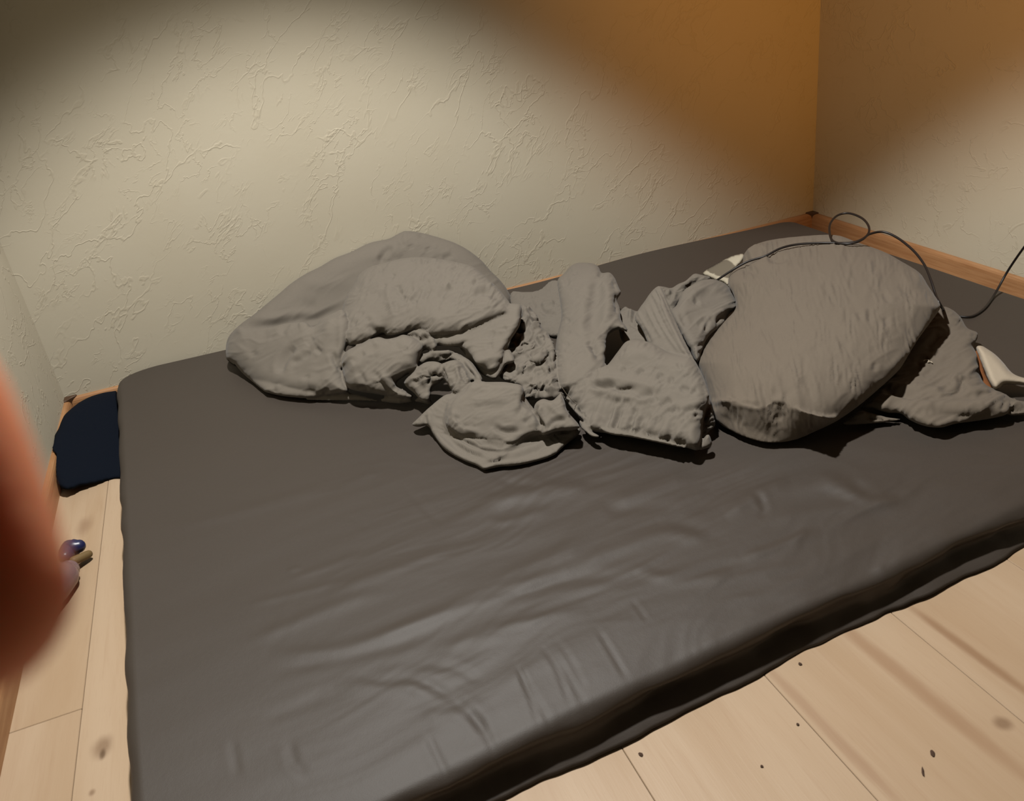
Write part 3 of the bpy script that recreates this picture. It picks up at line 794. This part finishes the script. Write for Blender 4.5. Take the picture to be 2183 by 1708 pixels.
def on_lobe(ps, pl, lift):
    p0, n = plane3(*pl); Dr = ray(ps); t = ((p0-CAM)@n)/(Dr@n); return CAM + Dr*(t - lift/np.linalg.norm(Dr, axis=1))[:, None]
st = on_lobe(spline(pts('175,1165 225,1235 300,1295 400,1350 520,1405 640,1445 760,1490 880,1530 1000,1565 1080,1590', 3), 5), ((1200, 850, .088), (1480, 950, .084), (1330, 890, .11)), .0705)
v, f = tube(st, .0006, 6); so = mesh('seam_stitching', v, f, plain('pale_thread', (.55, .5, .42), .7)); so['label'] = 'pale line of stitching along the seam'; child(so, duvet)

# ------------------------------------------------------------------ large pillow
PP = ((1650, 940, .084), (1830, 520, .21), (1500, 800, .10))
PO = pts('305,560 312,500 350,455 395,420 400,370 450,315 560,275 750,250 980,240 1120,285 1290,345 1400,405 1520,480 1580,570 1640,660 1655,700 1625,750 1500,920 1430,1040 1380,1110 1250,1230 1130,1330 1000,1420 880,1480 740,1540 600,1562 480,1548 340,1495 230,1425 195,1360 190,1310 165,1200 120,1090 110,1030 190,900 280,790 350,710 340,630', 4); PW = WR(4, '''v 9 .008 400,430 470,380 540,330
r 9 .007 420,380 480,330 560,320
v 7 .007 560,380 620,400 690,385
v 8 .006 400,480 440,470 500,480
v 7 .006 440,350 400,420
v 5 .003 325,1245 340,1290 400,1305 520,1330
v 9 .006 570,1330 590,1260 610,1220
g 34 .006 330,1290 480,1280 620,1250 760,1220 900,1180
v 6 .005 1200,700 1210,800
v 6 .005 1300,760 1320,830
v 6 .005 1290,600 1330,680
v 6 .005 1130,730 1150,790
v 6 .004 1240,1050 1230,1110
v 10 .003 1500,620 1380,560
v 8 .004 640,1420 600,1380
r 10 .004 1580,760 1450,960 1250,1180''')
P1 = lobe(PO, plane3(*PP), .125, 170, Tb=.05, wr=PW, lift=.02, step=3.0, dome=.02, under=(pts('185,1300 330,1285 420,1310 520,1335 620,1300 720,1330 820,1365 930,1395 1010,1385', 4), .112))
PS = spec(PO, PW, (.0016, 55, -1.2, 1.6), ((.0030, 1.50, 5.5, 34), (.002, 1.25, 9, 40)))
pil = empty('pillow', (-.75, -.85, ZM)); tag(pil, 'plump large grey pillow leaning in front of the room corner, cable draped over it', 'pillow')
child(cloth_mesh('pillowcase', [P1], [PS], M['pillow'], .003, 3), pil)
# ------------------------------------------------------------------ second pillow, flatter, its white ticking showing
Q = []; QS = []
def addq(out, pl, T, R, wr='', crump=(0, 40), **kw):
    Q.append(lobe(pts(out, 4), plane3(*pl), T, R, wr=WR(4, wr), **kw)); QS.append(spec(pts(out, 4), WR(4, wr), crump, seed=len(Q)+40))
addq('1630,720 1665,695 1720,710 1780,760 1825,832 1885,858 1888,900 1862,948 1885,1000 1900,1110 1935,1185 2010,1225 2090,1270 2100,1330 2065,1385 1900,1420 1750,1440 1650,1465 1540,1452 1450,1412 1400,1375 1320,1372 1220,1345 1140,1345 1180,1280 1280,1160 1380,1060 1460,930 1540,820', ((1850, 870, .088), (2140, 880, .085), (2000, 660, .115)), .045, 26, '''v 7 .007 1500,1070 1530,1040 1580,1030
v 6 .006 1610,1010 1660,980
v 7 .007 1540,1140 1610,1110
v 7 .010 1690,1260 1750,1250 1785,1210 1770,1170
r 8 .008 1720,1200 1760,1160 1800,1180
v 10 .011 1870,1270 1930,1260 2010,1270
r 9 .007 1800,1220 1900,1240 1980,1240
v 10 .010 1590,1390 1700,1400 1900,1395 2040,1370
r 12 .008 1400,1330 1600,1330 1850,1330 2040,1300
v 8 .008 1280,1230 1420,1250 1500,1270
v 7 .005 1560,960 1650,870
v 6 .007 1850,900 1880,870
v 6 .006 2040,1360 2060,1320 2060,1280
r 9 .006 1450,1200 1600,1230 1680,1250''', crump=(.004, 26), lift=.015)
addq('1035,1445 1080,1395 1150,1355 1230,1375 1330,1400 1420,1410 1330,1428 1200,1440', ((1800, 905, .084), (1930, 895, .084), (1860, 875, .10)), .014, 8, 'v 5 .006 1180,1390 1230,1405 1320,1405;r 5 .005 1100,1400 1180,1375', crump=(.003, 14), lift=.01)
addq('2050,1340 2090,1275 2140,1290 2200,1300 2260,1320 2260,1375 2183,1382 2090,1385', ((2130, 885, .084), (2200, 880, .084), (2160, 850, .095)), .02, 10, 'v 4 .006 2050,1380 2090,1350 2180,1370;r 5 .005 2080,1320 2180,1320', crump=(.003, 14), lift=.004)
sp = empty('pillow', (-.45, -1.1, ZM)); tag(sp, 'flatter grey pillow right of the plump one, white inner bag poking out of its end', 'pillow')
child(cloth_mesh('pillowcase', Q, QS, M['pillow'], .003, 2), sp)
WI = lobe(pts('1880,955 1912,945 1950,965 2000,1000 2050,1050 2100,1110 2140,1135 2190,1150 2270,1170 2260,1205 2183,1195 2120,1192 2060,1192 2030,1215 1998,1222 1965,1180 1935,1110 1900,1020', 4), plane3((2120, 828, .10), (2180, 815, .10), (2110, 745, .135)), .03, 14, wr=WR(4, 'v 5 .006 2010,1210 2040,1180 2080,1160;r 6 .005 2000,1180 2060,1150;v 5 .004 2120,1180 2183,1170'), lift=.0)
w1 = mesh('white_inner_bag', *WI, M['white']); w1['label'] = 'white inner bag of the pillow'; child(w1, sp)
IN = lobe(pts('1870,990 1900,985 1935,1110 1970,1185 2000,1225 1960,1225 1900,1180 1880,1100', 4), plane3((2090, 828, .09), (2115, 828, .09), (2085, 755, .115)), .008, 6, lift=-.02)  # rust brown patch set into the open end of the case
w2 = mesh('case_inside', *IN, plain('rust_brown', (.16, .055, .015), .9)); w2['label'] = 'rust brown patch inside the open end'; child(w2, sp)
fl = on_lobe(spline(pts('1545,1040 1560,1034 1580,1040 1572,1050 1590,1046 1600,1052', 4), 5), ((1850, 870, .088), (2140, 880, .085), (2000, 660, .115)), .067)
v, f = tube(fl, .0011, 6); fo = mesh('white_fluff', v, f, M['white']); fo['label'] = 'tiny white tuft of fluff'; child(fo, sp)

# ------------------------------------------------------------------ white cloth behind the pillow
WC = lobe(pts('330,760 395,700 480,630 650,540 850,430 1000,355 1100,310 1360,250 1420,330 1330,480 1210,600 1100,760 1050,900 1010,1080 960,1060 850,980 690,950 540,870 400,820', 5), plane3((1500, 590, .088), (1560, 610, .088), (1560, 545, .125)), .014, 12,
          wr=WR(5, 'v 5 .004 560,640 700,660 760,720 860,760;r 5 .003 900,440 1000,500 1160,540;v 4 .003 1010,800 1000,930'), crump=(.0015, 20), lift=-.01)
t = NT('white_cotton_painted_shadow'); p = t.pos(); ctr = at(*pts('800,600', 5)[0], z=.11)  # grey patch: a shadow painted into the cloth's colour
l = t.n('ShaderNodeVectorMath', {0: t.map(t.n('ShaderNodeVectorMath', {0: p, 1: tuple(-ctr)}, operation='ADD').outputs[0], (1/.035, 1/.09, 1/.020), (0, .35, 0))}, operation='LENGTH').outputs['Value']
t.set(Base_Color=t.mix(t.ramp(t.math('ADD', l, t.math('MULTIPLY_ADD', t.noise(p, 40, 2), .5, -.25)), .85, 1.), rgb(.12, .10, .07), rgb(.36, .32, .24)), Roughness=.85)
wc = mesh('white_cloth', *WC, t.m); tag(wc, 'small white cloth with a painted shadow patch, poking out behind the plump pillow', 'cloth')

# ------------------------------------------------------------------ cable
cl = []
def cp(s, lift=None, z=None, pl=PP):
    a = pts(s, 4)
    for i, q in enumerate(a):
        if lift is not None: cl.append(on_lobe(q[None], pl, lift[i] if hasattr(lift, '__len__') else lift)[0])
        else: cl.append(at(q[0], q[1], z=z[i] if hasattr(z, '__len__') else z))
cp('215,545 232,530 330,465 430,410', [.0, .025, .065, .09])
cp('540,375 640,325 750,300 900,292 1010,293 1100,288', [.105, .112, .104, .090, .086, .080])
cp('1165,262 1198,225 1193,178 1150,132 1070,103 1000,117 955,165 948,222 968,278', [.082, .085, .08, .07, .06, .06, .07, .082, .090])
cp('1040,298 1110,290 1160,268 1205,235 1290,222 1380,260 1480,340 1550,430 1590,520 1620,610 1655,690', [.092, .092, .090, .085, .075, .06, .05, .04, .03, .01, -.01])
cp('1690,735 1730,752 1770,758 1850,758 1930,708 2000,612', z=[.092, .0875, .086, .086, .086, .09])
cp('2080,470 2183,320 2290,190', z=[.13, .20, .27])
v, f = tube(spline(np.array(cl), 8), .0026, 10)
tag(mesh('charging_cable', v, f, M['cable']), 'thin dark charging cable looping over the pillow towards the right wall', 'cable')

# ------------------------------------------------------------------ navy cushion on the floor, left
NV = lobe(pts('1300,330 1150,300 1000,312 900,330 780,365 700,400 620,445 560,490 490,550 440,600 400,680 370,760 330,830 300,900 275,980 268,1060 285,1160 310,1260 335,1360 365,1440 410,1485 470,1503 560,1488 640,1455 800,1430 1050,1368 1250,1325 1330,800', 6),
          plane3((107, 960, .050), (243, 836, .048), (200, 1036, .006)), .020, 24, Tb=.06, zmin=.0012, ymax=-.003, crump=(.0012, 30), step=4)
V, F = NV; low = V[:, 2] < HB+.003; V[:, 0] = np.maximum(V[:, 0], np.where(low, -W+.0135, -W+.002)); V[low, 1] = np.minimum(V[low, 1], -.0135)
ml = BL[0] + (FL[0]-BL[0])*(V[:, 1]-BL[1])/(FL[1]-BL[1]) - .025; V[:, 0] = np.minimum(V[:, 0], ml)
cu = empty('cushion', (-2.18, -.25, 0)); tag(cu, 'dark navy round edged cushion squeezed between the mattress and the left wall', 'cushion')
child(mesh('cushion_cover', V, F, M['navy']), cu)
# ------------------------------------------------------------------ small bottle with a blue cap on the floor
bt = empty('bottle', tuple(at(120, 1240, z=0))); tag(bt, 'smoky plastic bottle with a dark blue cap lying on the floor boards beside the fingertip', 'bottle')
a = at(*pts('100,1500', 9)[0], z=.03); b = at(*pts('660,880', 9)[0], z=.024)
ax = [a+(b-a)*k for k in (-.6, -.3, 0, .3, .6, .82, .95)]
v, f = tube(spline(np.array(ax), 3), np.interp(np.linspace(0, 1, 19), [0, .1, .5, .8, 1], [.026, .030, .030, .026, .018]), 20)
v[:, 2] = np.maximum(v[:, 2], .001); child(mesh('bottle_body', v, f, M['clear']), bt)
c1 = [at(*q, z=.026) for q in pts('560,640 600,560 650,450', 9)]; v, f = tube(np.array(c1), [.012, .015, .0145], 16); v[:, 2] = np.maximum(v[:, 2], .001); child(mesh('cap_collar', v, f, M['blue']), bt)
c2 = [at(*q, z=.028) for q in pts('700,460 770,440 830,425', 9)]; v, f = tube(np.array(c2), [.0145, .0155, .0125], 18); v[:, 2] = np.maximum(v[:, 2], .001); child(mesh('cap', v, f, M['blue']), bt)
pg = [at(*q, z=z) for q, z in zip(pts('740,720 860,665 1000,600 1030,585', 9), (.02, .017, .014, .013))]
v, f = tube(np.array(pg), [.0085, .0082, .0078, .0074], 14); v[:, 2] = np.maximum(v[:, 2], .001)
tag(mesh('wooden_peg', v, f, M['tan']), 'short tan peg touching the blue bottle cap, between it and the mattress', 'peg')

# ------------------------------------------------------------------ crumbs on the floor boards
def crumb(px, py, l, w, ang, label):
    c = at(px, py, z=0); bm = bmesh.new(); bmesh.ops.create_icosphere(bm, subdivisions=1, radius=1)
    rg = random.Random(int(px)); ca, sa = math.cos(ang), math.sin(ang)
    for q in bm.verts:
        k = .75+.4*rg.random(); x, y, z = q.co.x*l*k, q.co.y*w*k, q.co.z*.0012*k
        q.co = (c[0]+x*ca-y*sa, c[1]+x*sa+y*ca, .0011+z)
        q.co.z = max(q.co.z, .0001)
    me = bpy.data.meshes.new('crumb'); bm.to_mesh(me); bm.free(); tag(link('crumb', me, M['crumb'], None, False), label, 'crumb')
crumb(1988, 1608, .0065, .0028, .9, 'larger dark crumb on the bare floor boards, upper of the pair at lower right')
crumb(1967, 1646, .0085, .0018, .9, 'thin dark sliver on the floor boards, below the larger crumb at lower right')
crumb(1366, 1610, .0032, .004, .3, 'brown seed on the floor boards next to the plank seam below the mattress edge')
crumb(1706, 1417, .003, .003, .2, 'dark speck on the floor boards just off the mattress front edge')
crumb(1624, 1635, .0024, .0024, .2, 'round black speck in the middle of the bare floor, lower right')
crumb(1701, 1546, .0022, .0022, .2, 'tiny dark speck by the second plank seam at lower right')

# ------------------------------------------------------------------ the hand at the lens: one continuous surface
def cam2w(p): p = np.asarray(p, float); return CAM + p[:, :1]*RT + p[:, 1:2]*UP + p[:, 2:3]*FW
fingers = dict(
    index=([(-.092, .062, .020), (-.071, .054, .052), (-.0700, .019, .064), (-.0530, .002, .0695), (-.0450, -.0165, .070)], [.0108, .0102, .0095, .0090, .0084]),
    middle=([(-.106, .058, .012), (-.094, .056, .050), (-.083, .030, .072), (-.078, .004, .074), (-.0765, -.018, .073)], [.0108, .0100, .0090, .0082, .0074]),
    ring=([(-.118, .048, .004), (-.112, .048, .044), (-.104, .022, .064), (-.100, -.002, .066), (-.0985, -.020, .065)], [.0102, .0095, .0086, .0078, .0070]),
    little=([(-.128, .034, -.004), (-.128, .034, .030), (-.123, .012, .046), (-.120, -.004, .048), (-.119, -.016, .047)], [.0090, .0083, .0074, .0066, .0060]),
    thumb=([(-.094, .012, -.038), (-.078, .030, -.030), (-.066, .044, -.014), (-.062, .054, .000), (-.061, .060, .010)], [.0150, .0125, .0105, .0098, .0085]))
HV = []
for P, R in fingers.values():
    sp_ = spline(np.array(P), 6); rs = np.interp(np.linspace(0, 1, len(sp_)), np.linspace(0, 1, len(R)), R); HV.append(tube(sp_, rs, 20))
for P, R in (([(-.094, .058, .018), (-.098, .03, -.02), (-.112, .000, -.052)], [.0125, .016, .017]), ([(-.108, .053, .010), (-.112, .024, -.024), (-.122, -.004, -.056)], [.0125, .0165, .018]),
             ([(-.119, .043, .002), (-.122, .014, -.028), (-.130, -.010, -.060)], [.0118, .015, .017]), ([(-.128, .029, -.006), (-.131, .004, -.034), (-.137, -.016, -.062)], [.0105, .014, .016]),
             ([(-.124, -.006, -.056), (-.142, -.034, -.086), (-.185, -.11, -.16), (-.235, -.19, -.235)], [.024, .026, .034, .040])):
    sp_ = spline(np.array(P), 6); rs = np.interp(np.linspace(0, 1, len(sp_)), np.linspace(0, 1, len(R)), R); HV.append(tube(sp_, rs, 20))
V = []; F = []; o = 0
for v, f in HV:
    V.append(cam2w(v)); F += [tuple(i+o for i in q) for q in f]; o += len(v)
ho = mesh('hand', np.vstack(V), F, M['skin'])
rm = ho.modifiers.new('remesh', 'REMESH'); rm.mode = 'VOXEL'; rm.voxel_size = .0017; rm.use_smooth_shade = True
smd = ho.modifiers.new('smooth', 'SMOOTH'); smd.factor = .5; smd.iterations = 8
dg = bpy.context.evaluated_depsgraph_get(); me2 = bpy.data.meshes.new_from_object(ho.evaluated_get(dg)); ho.modifiers.clear(); ho.data = me2
tag(ho, 'blurred reddish fingertip of a hand close to the lens at the left edge', 'hand')
